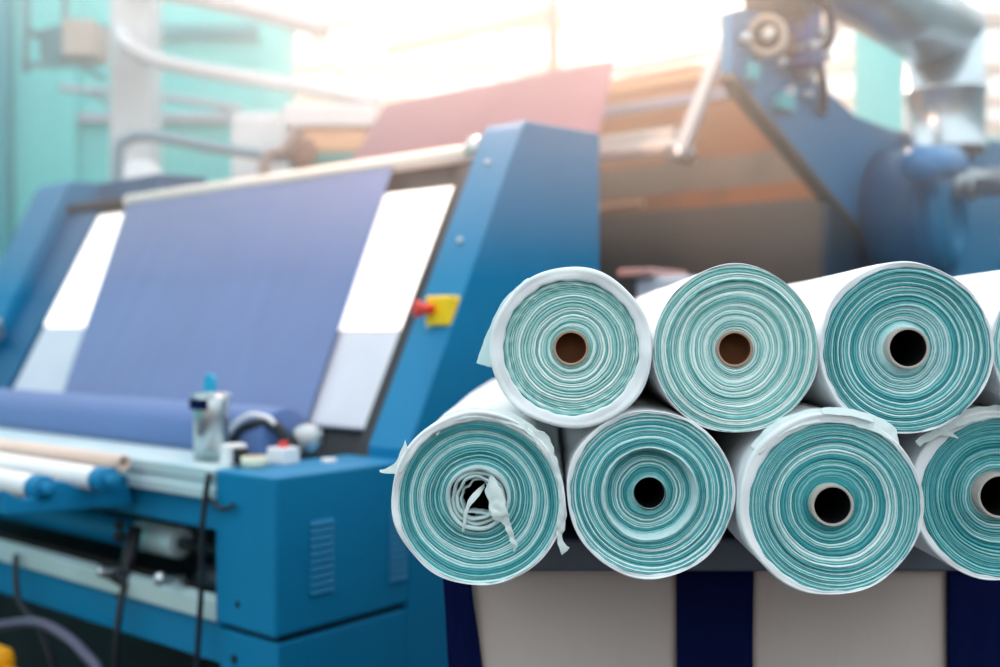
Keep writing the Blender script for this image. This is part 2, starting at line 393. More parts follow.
b2, s = roll(650, 494, 1.6, 84, 'fabric roll in the bottom row with a deep recessed centre and no core tube', core='bare', rcpx=15.5, seed=41,
             knots=[(0, .012), (.28, .012), (.30, .022), (.52, .026), (.55, .024), (.575, -.004), (.60, .002), (.9, .004), (1, 0)], calm=[(.18, .27, .4, .55), (.53, .60, .05, .95)], amp=.0038, face=.955, shift=(1, 0))
b3, s = roll(830, 504, 1.56, 91, 'large fabric roll in the bottom row, grey core tube, cloth folded over top', rcpx=20.5, seed=59, core_out=.016,
             knots=[(0, .008), (.5, .005), (.95, .002), (1, .0)], amp=.0044, wmin=.0016, wmax=.0042, face=.925, shift=(4.5, -3))
b4, s = roll(997, 495, 1.63, 85, 'fabric roll cut by the right edge, bottom row, torn cloth strip on top', rcpx=22, seed=67, core_out=.014,
             knots=[(0, .014), (.30, .014), (.34, .006), (.5, .010), (.9, .004), (1, 0)], calm=[(.27, .33, .4, .85)], amp=.0045, wmin=.0018, wmax=.005, face=.93, shift=(4, -3))
# torn cloth on the rolls; points are photo pixels about the roll's centre at the roll's distance
def fp(c, s, x, y, d): return ((x - c[0]) * s, d, -(y - c[1]) * s)
c = (571, 348); s = U
flap('loose_flap', t1, [(fp(c, s, 528, 277, .02), fp(c, s, 534, 283, .0)), (fp(c, s, 504, 298, .03), fp(c, s, 512, 304, .0)), (fp(c, s, 487, 328, .05), fp(c, s, 498, 328, .002)), (fp(c, s, 474, 364, .045), fp(c, s, 491, 368, .004))], WRAPC, label='loose white wrap edge')
c = (478, 498)
flap('torn_edge', b1, [(fp(c, s, 405, 440, .0), fp(c, s, 408, 450, -.004)), (fp(c, s, 397, 460, -.004), fp(c, s, 403, 470, -.006)), (fp(c, s, 389, 467, -.004), fp(c, s, 391, 474, -.006)), (fp(c, s, 379, 471, -.002), fp(c, s, 380, 473, -.004))], WHITEC)
flap('torn_edge', b1, [(fp(c, s, 545, 430, -.004), fp(c, s, 533, 428, -.004)), (fp(c, s, 558, 462, -.004), fp(c, s, 553, 465, -.006)), (fp(c, s, 565, 500, -.004), fp(c, s, 559, 500, -.008)), (fp(c, s, 565, 522, -.004), fp(c, s, 556, 526, -.008)), (fp(c, s, 562, 538, -.004), fp(c, s, 557, 540, -.008)), (fp(c, s, 570, 546, -.004), fp(c, s, 561, 553, -.006))], WHITEC, crumple=.003)
flap('torn_edge', b1, [(fp(c, s, 432, 426, .004), fp(c, s, 436, 436, -.004)), (fp(c, s, 452, 412, .002), fp(c, s, 455, 421, -.006)), (fp(c, s, 480, 408, .002), fp(c, s, 482, 418, -.006)), (fp(c, s, 510, 412, .002), fp(c, s, 506, 423, -.006)), (fp(c, s, 533, 426, .003), fp(c, s, 528, 433, -.006)), (fp(c, s, 545, 440, .003), fp(c, s, 540, 450, -.006))], WHITEC, crumple=.002)
# crumpled centre of the lower left roll
cr = MB(); nt = 120
def crump(rad, w, y0, ph, amp_):
    prof = []
    for (dy, dr) in ((.03, -w), (y0 + .003, -w), (y0, -w * .4), (y0 + .001, 0), (.03, 0)):
        prof.append((dy, dr))
    vs = []
    for dy, dr in prof:
        for k in range(nt):
            a = 2 * math.pi * k / nt
            rr = rad + dr + amp_ * (.6 * math.sin(3 * a + ph) + .5 * math.sin(5 * a + ph * 2) + .3 * math.sin(9 * a + ph * 3))
            vs.append((math.cos(a) * rr, dy + .002 * math.sin(4 * a + ph), math.sin(a) * rr))
    fs = [(i * nt + k, i * nt + (k + 1) % nt, (i + 1) * nt + (k + 1) % nt, (i + 1) * nt + k) for i in range(len(prof) - 1) for k in range(nt)]
    cr.add(vs, fs, True)
crump(32 * U, .0055, -.008, .4, .0010); crump(27 * U, .0050, -.004, 1.3, .0013); crump(22.5 * U, .0045, -.006, 2.2, .0018); crump(18 * U, .0035, .001, 3.3, .0032)
co = part('crumpled_core', cr, WRAPC, b1)
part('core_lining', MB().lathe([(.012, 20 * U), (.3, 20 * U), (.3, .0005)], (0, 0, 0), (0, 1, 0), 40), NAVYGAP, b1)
flap('cloth_tail', b1, [(fp(c, s, 492, 474, -.004), fp(c, s, 484, 490, -.004)), (fp(c, s, 502, 489, -.012), fp(c, s, 490, 503, -.012)), (fp(c, s, 507, 508, -.016), fp(c, s, 492, 515, -.014)), (fp(c, s, 511, 522, -.013), fp(c, s, 504, 524, -.013)), (fp(c, s, 517, 541, -.010), fp(c, s, 511, 540, -.012)), (fp(c, s, 516, 551, -.008), fp(c, s, 514, 551, -.008))], WHITEC, crumple=.003)
flap('cloth_tail', b1, [(fp(c, s, 484, 484, .004), fp(c, s, 484, 488, .006)), (fp(c, s, 472, 494, -.008), fp(c, s, 478, 497, -.008)), (fp(c, s, 466, 506, -.012), fp(c, s, 469, 508, -.012)), (fp(c, s, 463, 522, -.010), fp(c, s, 466, 522, -.010)), (fp(c, s, 462, 531, -.008), fp(c, s, 464, 531, -.008))], WHITEC, crumple=.001)
c = (830, 504); s3 = 1.56 / F
flap('folded_edge', b3, [(fp(c, s3, 752, 447, .01), fp(c, s3, 760, 455, -.003)), (fp(c, s3, 775, 424, .012), fp(c, s3, 782, 435, -.004)), (fp(c, s3, 806, 411, .012), fp(c, s3, 810, 424, -.004)), (fp(c, s3, 840, 408, .012), fp(c, s3, 842, 423, -.004)), (fp(c, s3, 872, 415, .010), fp(c, s3, 868, 430, -.005)), (fp(c, s3, 889, 422, .008), fp(c, s3, 885, 438, -.006)), (fp(c, s3, 897, 430, .006), fp(c, s3, 898, 452, -.005))], WHITEC, crumple=.0015)
flap('folded_edge', b3, [(fp(c, s3, 820, 409, .004), fp(c, s3, 822, 414, -.006)), (fp(c, s3, 850, 409, .002), fp(c, s3, 850, 416, -.008)), (fp(c, s3, 874, 417, .002), fp(c, s3, 872, 422, -.008))], WHITEC, crumple=.0008)
c = (997, 495); s4 = 1.63 / F
flap('torn_edge', b4, [(fp(c, s4, 912, 440, -.018), fp(c, s4, 917, 446, -.018)), (fp(c, s4, 930, 429, -.012), fp(c, s4, 936, 436, -.014)), (fp(c, s4, 950, 418, -.004), fp(c, s4, 955, 427, -.010)), (fp(c, s4, 975, 408, .006), fp(c, s4, 978, 420, -.006)), (fp(c, s4, 1003, 405, .008), fp(c, s4, 1004, 417, -.005))], WHITEC, crumple=.002)
flap('torn_edge', b4, [(fp(c, s4, 936, 428, -.012), fp(c, s4, 932, 434, -.012)), (fp(c, s4, 946, 431, -.012), fp(c, s4, 942, 435, -.012)), (fp(c, s4, 957, 437, -.010), fp(c, s4, 956, 438, -.010))], WHITEC, crumple=.001)

# ================================================================== ROLL CART
ct = empty('roll_cart', 'navy and cream canvas cart carrying the stacked fabric rolls', 'cart', (0, 0, 0), 'W')
CY = 1.97
def cx(px): return (px - 500) / F * CY
part('tray', MB().box(-.075, 1.25, CY - .005, CY + .95, .885, .922), mat('grey_blue_steel', '4d5a6e', .45), ct, bevel=.004)
part('rim', MB().box(cx(466), 1.25, CY - .03, CY + .0, .872, .930), mat('grey_rim', '5b6472', .5), ct, bevel=.006)
def canvas_panel(x0a, x1a, x0b, x1b, y, m, name, bul=0.01):
    mb = MB()
    mb.grid(lambda u, v: ((x0a + (x1a - x0a) * u) * v + (x0b + (x1b - x0b) * u) * (1 - v), y - bul * math.sin(math.pi * u) + .004 * noise.noise(Vector((u * 5, v * 6, x0a))), .12 + (.875 - .12) * v), 24, 24)
    part(name, mb, m, ct, solid=.006)
canvas_panel(cx(468), cx(677), cx(468) + .10, cx(677), CY, CANVAS, 'canvas_panel')
canvas_panel(cx(750), cx(946), cx(750), cx(946), CY, CANVAS, 'canvas_panel')
canvas_panel(cx(1018), cx(1190), cx(1018), cx(1190) - .1, CY, CANVAS, 'canvas_panel')
canvas_panel(cx(443), cx(469), cx(443) + .045, cx(469) + .10, CY - .012, NAVY, 'corner_strap', 0)
canvas_panel(cx(676), cx(751), cx(676), cx(751), CY - .012, NAVY, 'strap', .002)
canvas_panel(cx(945), cx(1019), cx(945), cx(1019), CY - .012, NAVY, 'strap', .002)
part('back_panel', MB().box(.06, 1.2, CY + .92, CY + .93, .12, 1.28), NAVY, ct)  # dark panel added to keep light out of the gaps between rolls
part('base', MB().box(-.03, 1.18, CY + .02, CY + .9, .12, .16), NAVY, ct)
for (x, y) in ((.06, CY + .1), (1.08, CY + .1), (.06, CY + .82), (1.08, CY + .82)):
    part('caster', MB().cyl((x - .02, y, .06), (x + .02, y, .06), .06).box(x - .03, x + .03, y - .03, y + .03, .11, .13), DARK, ct)

# ================================================================== INSPECTION MACHINE
im = empty('inspection_machine', 'blue fabric inspection machine with a lit sloping table and a control cabinet', 'textile machine', (-1.4, .7, 0))
SY0, SZ0, SY1, SZ1 = .472, .970, .991, 1.965          # front slope of the end frames
def slope(t, off=0): # point on slope, moved back by off
    dy, dz = SY1 - SY0, SZ1 - SZ0; n = math.hypot(dy, dz)
    return (SY0 + dy * t + off * dz / n, SZ0 + dz * t - off * dy / n)
yb, zb = SY0 - (SZ0 - .5) * .12, 0
fr = [(SY0, 0), (SY0, SZ0), (SY1, SZ1), (SY1 + .02, SZ1 + .022), (1.43, SZ1 + .04), (1.43, 0)]
sf = part('end_frame', MB().prism(fr, 'x', -.165, 0), BLUE, im, bevel=.006)
for t in (.35, .62, .88):
    y, z = slope(t, -.001); part('bolt', MB().cyl((-.09, y + .01, z), (-.09, y - .006, z + .003), .011, 12), STEEL, sf)
sf2 = part('end_frame', MB().prism([(a, b + (.06 if b > 1 else 0)) for a, b in fr], 'x', -3.15, -2.84), BLUE, im, bevel=.006)
part('clamp_lever', MB().cyl((-2.84, .62, 1.30), (-2.77, .62, 1.30), .03).cyl((-2.78, .62, 1.30), (-2.73, .60, 1.36), .013), STEEL, sf2)
part('top_box', MB().prism([(1.15, 1.93), (1.15, 2.05), (1.42, 2.06), (1.42, 1.93)], 'x', -2.84, -2.30), BLUED, im, bevel=.005)
# emergency stop on the front slope
y, z = slope(.40, -.0)
eb = part('emergency_stop', MB().box(-.10, -.005, y - .035, y + .05, z - .045, z + .045), YELLOW, im, bevel=.008, label='yellow emergency stop box')
part('push_button', MB().cyl((-.07, y - .03, z + .005), (-.085, y - .075, z + .005), .016).cyl((-.085, y - .07, z + .005), (-.09, y - .085, z + .005), .026), RED, eb, label='red push button')
# sloping table
def slab(x0, x1, t0, t1, off, th, x0t=None, x1t=None):
    (ya, za), (yb_, zb_) = slope(t0, off), slope(t1, off); (yc, zc), (yd, zd) = slope(t0, off + th), slope(t1, off + th)
    x0t = x0 if x0t is None else x0t; x1t = x1 if x1t is None else x1t
    vs = [(x0, ya, za), (x1, ya, za), (x1t, yb_, zb_), (x0t, yb_, zb_), (x0, yc, zc), (x1, yc, zc), (x1t, yd, zd), (x0t, yd, zd)]
    return MB().add(vs, [(3, 2, 1, 0), (4, 5, 6, 7), (0, 1, 5, 4), (1, 2, 6, 5), (2, 3, 7, 6), (3, 0, 4, 7)])
part('table_frame', slab(-2.84, -.165, -.2, .95, .075, .05), DARK, im)
part('light_panel', slab(-.62, -.243, .370, .85, .045, .025), LIT, im, bevel=.006, label='lit white glass panel, right of the fabric')
part('light_panel', slab(-2.54, -2.16, .388, .912, .045, .025), LIT, im, bevel=.006, label='lit white glass panel, left of the fabric')
part('side_strip', slab(-.241, -.166, -.1, .92, .03, .03), DARK, im)
part('side_strip', slab(-2.84, -2.56, -.1, .92, .04, .03), BLUED, im)
part('cover_panel', slab(-.62, -.225, .06, .360, .045, .025), OFFW, im, bevel=.006)
part('cover_panel', slab(-2.53, -2.0, .04, .380, .045, .025), OFFW, im, bevel=.006)
part('centre_panel', slab(-2.155, -.625, .04, .86, .055, .015), OFFW, im)
y, z = slope(.955, .02)
part('top_roller', MB().cyl((-2.32, y + .02, z - .005), (-.20, y + .02, z - .005), .030), CREAMP, im, label='cream top roller')
part('roller_bearing', MB().cyl((-.22, y + .02, z - .0), (-.165, y + .02, z - .0), .05), STEEL, im)
part('roller_bearing', MB().cyl((-2.84, y + .02, z - .0), (-2.32, y + .02, z - .0), .022), DARK, im)
# control cabinet at the right end
cab = part('control_cabinet', MB().box(-.25, 0, 0, SY0, .535, .94), BLUE, im, bevel=.008)
part('cabinet_base', MB().box(-.245, -.004, .012, SY0, 0, .518), BLUE, im, bevel=.006)
part('shadow_gap', MB().box(-.23, -.02, .03, SY0, .517, .536), NAVYGAP, im)
for (ya, yb2, zt, zb2) in ((.112, .192, .819, .622), (.396, .466, .802, .606)):
    lv = MB()
    for k in range(10):
        zz = zb2 + (zt - zb2) * (k + .5) / 10
        lv.prism([(0, zz - .0075), (.0075, zz - .006), (.0, zz + .0065)], 'y', ya, yb2)
    part('louvre_vent', lv, BLUE, cab)
part('bolt', MB().cyl((-.15, .0, .60), (-.15, -.005, .60), .008, 10), DARK, cab)
part('bolt', MB().cyl((-.18, .012, .45), (-.18, .005, .45), .011, 10), DARK, cab)
# front beams
lg = MB().box(-2.98, -.255, .0, .24, .925, .94); lg.prism([(0, .858), (.0, .885), (.010, .89), (.010, .905), (0, .91), (0, .925), (.05, .925), (.05, .858)], 'x', -2.98, -.255)
part('front_ledge', lg, ALU, im, bevel=.002, label='pale aluminium ledge in front of the fabric roll')
part('under_shade_panel', MB().box(-2.9, -.2, .30, .33, 0, .50), NAVYGAP, im)  # black sheet added as the shade under the machine
part('apron', MB().box(-2.98, -.25, .03, .06, .77, .858), BLUE, im, bevel=.004)
part('apron_bracket', MB().box(-.94, -.70, -.12, .03, .80, .86), BLUE, im, bevel=.01)
part('front_rail', MB().prism([(0, .537), (0, .592), (.03, .60), (.03, .53)], 'x', -2.98, -.25), ALU, im, bevel=.003, label='pale aluminium front rail')
part('lower_panel', MB().box(-2.98, -.25, .02, .05, .42, .53), BLUE, im, bevel=.004)
part('back_panel', MB().box(-2.98, -.25, .50, .53, .30, .90), DARK, im)
part('drive_roller', MB().cyl((-2.98, .16, .672), (-.86, .16, .672), .046), BLUE, im)
part('roller_sleeve', MB().cyl((-.86, .16, .672), (-.64, .16, .672), .047), ALU, im, label='pale roller sleeve')
part('shaft', MB().cyl((-.64, .16, .672), (-.27, .16, .672), .018), DARK, im)
part('gear_housing', MB().box(-.33, -.26, .08, .26, .56, .84).cyl((-.46, .12, .60), (-.34, .12, .60), .045), DARK, im, bevel=.008)
part('adjusting_screw', MB().cyl((-.72, .02, .60), (-.72, -.05, .61), .012).ball((-.72, -.055, .612), .017), STEEL, im)
part('adjusting_screw', MB().cyl((-.42, .02, .62), (-.42, -.05, .63), .012).ball((-.42, -.055, .635), .019), STEEL, im)
part('clamp', MB().cyl((-.76, .08, .72), (-.74, .02, .52), .022).cyl((-.80, .0, .60), (-.68, .0, .585), .022).ball((-.75, .02, .70), .018).ball((-.75, .02, .735), .016), DARK, im)
# two white feed rollers in wavy blue end brackets
for i, (x1, yy, zz) in enumerate(((-.72, -.25, .878), (-.62, -.12, .895))):
    rl = part('feed_roller', MB().cyl((-2.98, yy, zz), (x1, yy, zz), .033), WHITEP, im, label='white feed roller')
    part('roller_cap', MB().cyl((x1, yy, zz), (x1 + .05, yy, zz), .036).cyl((x1 + .05, yy, zz), (x1 + .08, yy, zz), .018), BLUE, rl, label='blue end cap')
wv = [(-.36, .82), (-.36, .86)] + [(-.36 + .36 * k / 24, .875 + .02 * math.cos(2 * math.pi * (k / 24 * 2 + .15))) for k in range(25)] + [(.02, .80)]
part('roller_bracket', MB().prism(wv, 'x', -.70, -.67), BLUE, im, bevel=.004)
part('roller_bracket', MB().prism(wv, 'x', -2.9, -2.87), BLUE, im, bevel=.004)
for x in (-2.9, -.25): part('foot', MB().box(x, x + .12, .1, .5, 0, .36), BLUE, im, bevel=.006) if x < -1 else None

# cloth on the machine
fb = MB()
def fab(u, v):
    t = .035 + (.945 - .035) * v
    xr = -.505 - .07 * v; xl = -2.04 - .25 * v
    x = xr + (xl - xr) * u; y, z = slope(t, .028)
    k = .006 * noise.noise(Vector((x * 2.5, t * 1.5, 3))) + .002 * noise.noise(Vector((x * 14, t * 3, 9))) + .010 * math.exp(-((u - .24 - .1 * v) / .02) ** 2) * (1 - v) * .6
    return (x, y - k, z + k * .4)
fb.grid(fab, 90, 60)
single('fabric_sheet', fb, DENIM, 'blue fabric stretched down over the sloping lit table of the inspection machine', 'fabric', solid=.003)
fr2 = MB().lathe([(0, .001), (0, .091), (.003, .093)] + [(.1 * k, .093 + .0008 * math.sin(k * 1.7)) for k in range(1, 25)] + [(2.44, .093), (2.445, .09), (2.445, .001)], (-2.80, .325, .988), (1, 0, 0), 48)
single('wound_fabric', fr2, DENIM3, 'long wound roll of blue fabric lying at the foot of the inspection table', 'fabric roll')
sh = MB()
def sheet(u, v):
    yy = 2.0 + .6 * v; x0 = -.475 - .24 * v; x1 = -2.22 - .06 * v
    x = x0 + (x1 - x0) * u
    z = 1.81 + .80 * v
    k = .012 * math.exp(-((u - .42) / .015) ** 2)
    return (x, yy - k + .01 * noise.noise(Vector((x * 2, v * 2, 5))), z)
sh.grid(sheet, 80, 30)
single('fabric_sheet', sh, DENIM2, 'blue fabric sheet with a painted mauve flare tint, rising behind the machine top to the rear frame', 'fabric', solid=.003)

# things standing on ledge and cabinet
sc = empty('canister', 'small steel canister with a blue cap strip standing on the machine ledge', 'canister', (-.45, .13, .94))
part('body', MB().lathe([(0, .001), (0, .048), (.13, .05), (.135, .05), (.18, .05), (.185, .046), (.185, .001)], (-.45, .13, .94), (0, 0, 1), 36), STEEL, sc)
part('window', MB().box(-.475, -.415, .072, .10, 1.085, 1.115), NAVY, sc, bevel=.004)
part('lid', MB().prism([(-.497, 1.118), (-.405, 1.118), (-.405, 1.128), (-.44, 1.133), (-.497, 1.128)], 'y', .09, .17), STEEL, sc, bevel=.004)
pd = empty('paddle_switch', 'rounded blue upright paddle behind the steel canister', 'switch', (-.56, .2, .94))
pts = [(-.59, .94), (-.538, .94)] + [(-.564 + .026 * math.cos(a), 1.155 + .026 * math.sin(a)) for a in [math.pi * k / 12 for k in range(13)]]
part('paddle', MB().prism(pts, 'y', .20, .213), mat('bright_blue_plastic', '1ea0cc', .4), pd, bevel=.004)
tp = empty('tape_roll', 'clear adhesive tape roll lying on the blue cabinet edge', 'tape', (-.20, .09, .94))
part('tape', MB().pipe((-.20, .09, .941), (-.20, .09, .972), .036, .022), GLASSY, tp)
part('tape_core', MB().pipe((-.20, .09, .941), (-.20, .09, .973), .022, .018), CARD, tp)
kb = empty('hand_knob', 'round silver knob on a short stand at the back of the cabinet top', 'knob', (-.30, .36, .94))
part('stand', MB().cyl((-.30, .36, .94), (-.30, .36, .98), .018), DARK, kb)
part('knob', MB().cyl((-.325, .385, .99), (-.28, .33, .99), .044), STEEL, kb, bevel=.006)
sp = empty('sensor_arm', 'silver arm holding a white sensor head beside the canister', 'sensor', (-.33, .09, .94))
part('arm', MB().box(-.42, -.27, .08, .10, .955, .972), STEEL, sp, bevel=.003)
part('sensor_head', MB().box(-.30, -.255, .05, .11, .94, 1.0), WHITEP, sp, bevel=.006)
part('plug', MB().box(-.255, -.235, .06, .10, .95, .99), DARK, sp, bevel=.003)
cb = MB().tube([(-.50, .22, .945), (-.46, .24, 1.01), (-.40, .25, 1.035), (-.33, .27, 1.03), (-.30, .29, .96)], .017)
single('cable', cb, DARK, 'short black cable looping over the cabinet top', 'cable')
cb = MB().tube([(-.51, .20, .945), (-.47, .21, 1.02), (-.41, .23, 1.062), (-.34, .24, 1.060), (-.315, .25, 1.04)], .007)
single('cable', cb, WHITEP, 'short white cable looping above the black one on the cabinet', 'cable')
sb = empty('fastener_box', 'small open white box with a red mark on the cabinet top behind the tape', 'box', (-.21, .20, .94))
part('body', MB().box(-.25, -.18, .17, .23, .94, .985), WHITEP, sb, bevel=.004)
part('marker', MB().cyl((-.215, .20, .985), (-.215, .20, 1.0), .014), RED, sb)
single('coin_cap', MB().cyl((-.14, .30, .94), (-.14, .30, .95), .022), WHITEP, 'small white cap lying alone on the cabinet top', 'cap')
tb = empty('cardboard_tube', 'long thin tan cardboard tube lying along the front of the machine', 'tube', (-1.6, -.05, .93))
part('tube', MB().pipe((-2.9, -.055, .935), (-.60, -.055, .935), .023, .015), mat('pale_card', 'd8c4b8', .7), tb)
# cables hanging at the front
for pts, r, lab in (([(-.262, -.01, .93), (-.262, -.03, .8), (-.27, -.03, .6), (-.29, -.04, .3), (-.31, -.05, .01)], .008, 'black cable hanging down beside the blue cabinet'),
                    ([(-.68, -.0, .60), (-.66, -.04, .45), (-.67, -.05, .2), (-.70, -.05, .01)], .010, 'black cable hanging below the clamp on the front rail'),
                    ([(-1.30, -.02, .58), (-1.22, -.05, .45), (-1.05, -.06, .37), (-.95, -.05, .15), (-.95, -.08, .01)], .010, 'black cable at the far left of the lower panel'),
                    ([(-.262, -.012, .865), (-.20, -.02, .845), (-.16, -.02, .85), (-.14, -.02, .86)], .006, 'thin dark cable end stuck on the cabinet front')):
    single('cable', MB().tube(pts, r), DARK, lab, 'cable')
single('hose', MB().tube([(-1.30, -.08, .36), (-1.05, -.08, .415), (-.88, -.08, .405), (-.76, -.08, .37), (-.68, -.08, .31), (-.64, -.08, .03)], .016), mat('mauve_grey_hose', '5a5870', .5), 'mauve grey hose arching above the yellow housing at the lower left corner', 'hose')
yt = empty('pallet_truck', 'yellow machine housing at the lower left corner', 'truck', (-1.10, -.3, 0))
part('housing', MB().box(-1.35, -.915, -.45, -.20, 0, .392), mat('amber_paint', 'f4a808', .45), yt, bevel=.03)
part('step', MB().box(-.92, -.84, -.40, -.22, .30, .345), mat('amber_step', 'd88c08', .5), yt, bevel=.01)

# ================================================================== REAR MACHINE
rm = empty('finishing_machine', 'large blue machine behind with a diagonal side plate above brown roller bays', 'textile machine', (-1.4, 4.0, 0))
P = .2
plate = [(2.03, 2.53), (2.12, 2.565), (2.42, 2.60), (2.50, 2.54), (2.62, 2.47), (2.80, 2.41), (3.07, 2.365), (3.26, 2.325), (3.78, 2.33), (6.2, 2.60), (6.2, 0), (3.62, 0), (3.60, 1.66), (3.26, 1.815), (2.03, 2.30)]
part('side_plate', MB().prism(plate, 'x', P - .05, P), BLUE, rm, bevel=.006)
part('side_frame', MB().box(-2.30, -2.24, 2.9, 4.4, 0, 2.0), BLUED, rm, bevel=.005)
part('plate_flange', MB().prism([(2.03, 2.30), (3.26, 1.815), (3.60, 1.66), (3.60, 1.63), (3.26, 1.785), (2.03, 2.27)], 'x', P - .06, P + .01), TAUPE, rm, bevel=.004)
part('hood_panel', MB().prism([(-2.25, 1.9), (P - .06, 1.9), (P - .06, 2.05), (-.30, 2.40), (-.66, 2.78), (-.95, 2.84), (-2.25, 2.84)], 'y', 3.75, 3.8), BROWN, rm)
part('plate_shade', MB().prism([(2.95, 0), (3.62, 0), (3.62, 1.66), (3.26, 1.79), (2.95, 1.91)], 'x', P - .04, P - .01), mat('plate_shade_blue', '0c3048', .5), rm)  # shaded foot of the side plate, painted as a darker piece
part('trough_panel', MB().box(-2.25, P - .05, 3.05, 3.10, .5, 1.93), TAUPE, rm, bevel=.004)
part('trough_ledge', MB().box(-2.25, P - .05, 3.10, 3.35, 1.88, 2.02), BROWN, rm, bevel=.004)
part('inner_panel', MB().box(-2.25, P - .05, 3.35, 3.40, 2.0, 2.22), mat('grey_brown_metal', '857a6c', .5), rm, bevel=.004)
part('bay_panel', MB().box(-2.25, P - .05, 3.40, 3.75, 2.20, 2.24), BROWN, rm)
for (zz, yy, r, m, xe) in ((2.20, 2.8, .042, CREAMP, -.50), (2.30, 3.0, .035, CREAMP, -.62)):
    a = MB().cyl((-2.24, yy, zz), (xe, yy, zz), r)
    part('guide_roller', a, m, rm, label='cream guide roller')
part('guide_bar', MB().box(-2.24, -.32, 2.95, 3.0, 2.43, 2.48), mat('lilac_grey_bar', '9a9ab0', .4), rm, bevel=.005)
part('guide_bar', MB().box(-2.24, -.28, 3.0, 3.05, 2.56, 2.60), TANB, rm, bevel=.005)
part('guide_bar', MB().box(-2.24, -.26, 2.95, 3.0, 2.65, 2.69), WHITEP, rm, bevel=.005)
part('guide_bar', MB().box(-2.24, -.85, 3.04, 3.08, 1.96, 1.99), TANB, rm, bevel=.005)
# curved brown apron next to the arm
ap = MB(); ap.grid(lambda u, v: (-.28 + .26 * u + .15 * (1 - v) , 3.0 + .2 * (1 - v), 2.58 - .40 * (1 - v) - .06 * math.sin(math.pi * u)), 12, 12)
part('curved_guard', ap, TANB, rm, solid=.01)
am = MB().prism([(-.25, 2.64), (-.20, 2.62), (-.42, 2.12), (-.49, 2.14)], 'y', 2.72, 2.78)
arm = part('lever_arm', am, WHITEP, rm, bevel=.012)
part('pivot', MB().cyl((-.455, 2.70, 2.15), (-.455, 2.85, 2.15), .045), STEEL, arm)
# pulley, motor and hoses on top of the plate
yc_, zc_ = 2.24, 2.472
pu = part('pulley', MB().lathe([(0, .001), (0, .03), (.03, .032), (.03, .05), (.012, .055), (.012, .062), (.05, .066), (.05, .080), (0, .082), (-.02, .08)], (P + .03, yc_, zc_), (.65, -.76, 0), 40), mat('beige_pulley', 'd8c4b4', .4), rm, label='round beige pulley')
part('groove', MB().pipe((P + .03 + .65 * .012, yc_ - .76 * .012, zc_), (P + .03 + .65 * .036, yc_ - .76 * .036, zc_), .052, .026), mat('dark_groove', '4a3028', .6), pu, label='dark groove ring')
part('hub', MB().cyl((P + .03, yc_, zc_), (P + .03 + .05, yc_ - .058, zc_), .024), CREAMP, pu)
part('motor', MB().cyl((P - .1, 2.40, 2.66), (P + .14, 2.40, 2.66), .085), DARK, rm, bevel=.006)
mechb = mat('mechanism_blue', '16408c', .3)
part('gearbox', MB().box(P, P + .12, 2.46, 2.60, 2.40, 2.66), mechb, rm, bevel=.02)
part('valve_block', MB().box(P, P + .06, 2.38, 2.48, 2.43, 2.52), mat('brown_casting', '6b3d30', .5), rm, bevel=.01)
for (a, b_, c_, r) in ((2.10, 2.44, .02, .030), (2.36, 2.465, .04, .030), (2.47, 2.47, .13, .026), (2.40, 2.41, .03, .022), (2.56, 2.54, .13, .028), (2.60, 2.39, .05, .034), (2.48, 2.30, .03, .022), (2.62, 2.46, .13, .022), (2.66, 2.32, .03, .018), (2.42, 2.26, .02, .030)):
    part('adjuster_knob', MB().cyl((P, a, b_), (P + c_, a, b_), r * .6).ball((P + c_, a, b_), r), STEEL if r > .024 else WHITEP, rm)
part('bracket', MB().box(P, P + .05, 2.36, 2.50, 2.21, 2.28), TEALD, rm, bevel=.01)
part('bracket', MB().box(P, P + .04, 2.12, 2.20, 2.28, 2.36), TEALD, rm, bevel=.01)
for k, (dy, rr) in enumerate(((0, .012), (.03, .009), (-.03, .009))):
    part('hose', MB().tube([(P + .08, 2.48 + dy, 2.70), (P + .13, 2.60 + dy, 2.66), (P + .13, 2.66 + dy, 2.56), (P + .08, 2.66 + dy, 2.45), (P + .07, 2.72 + dy, 2.36), (P + .02, 2.84 + dy, 2.27)], rr), DARK if k != 1 else mechb, rm)
# ---- blower with duct, in front of the side plate
bl = empty('blower', 'blue blower housing with a steel elbow duct above, right of the diagonal plate', 'blower', (.45, 3.35, 0))
bc = (3.60, 1.87)
part('fan_housing', MB().cyl((P + .01, bc[0], bc[1]), (P + .28, bc[0], bc[1]), .33, 56), BLUED, bl, bevel=.01)
part('inlet_cone', MB().lathe([(0, .26), (.02, .265), (.06, .22), (.08, .20), (.08, .12), (.05, .10), (.05, .001)], (P + .28, bc[0] + .02, bc[1] - .03), (1, 0, 0), 48), BLUE, bl)
part('outlet_flange', MB().box(P + .0, P + .30, 3.70, 4.12, 2.18, 2.225), BLUE, bl, bevel=.005)
part('drive_cover', MB().lathe([(0, .001), (.01, .05), (.04, .078), (.40, .078), (.44, .05), (.45, .001)], (P + .37, 2.98, 2.03), (.05, 1, .12), 32), mat('mid_blue_paint', '1a86c4', .35), bl, label='light blue rounded drive cover')
mt = part('motor', MB().cyl((P + .29, 3.55, 1.99), (P + .42, 3.55, 1.99), .055).cyl((P + .42, 3.55, 1.99), (P + .46, 3.55, 1.99), .075).cyl((P + .46, 3.55, 1.995), (P + .80, 3.55, 1.995), .066), STEEL, bl, label='silver motor')
part('pedestal', MB().box(P + .02, P + .27, bc[0] - .25, bc[0] + .3, 0, 1.62), BLUED, bl, bevel=.01)
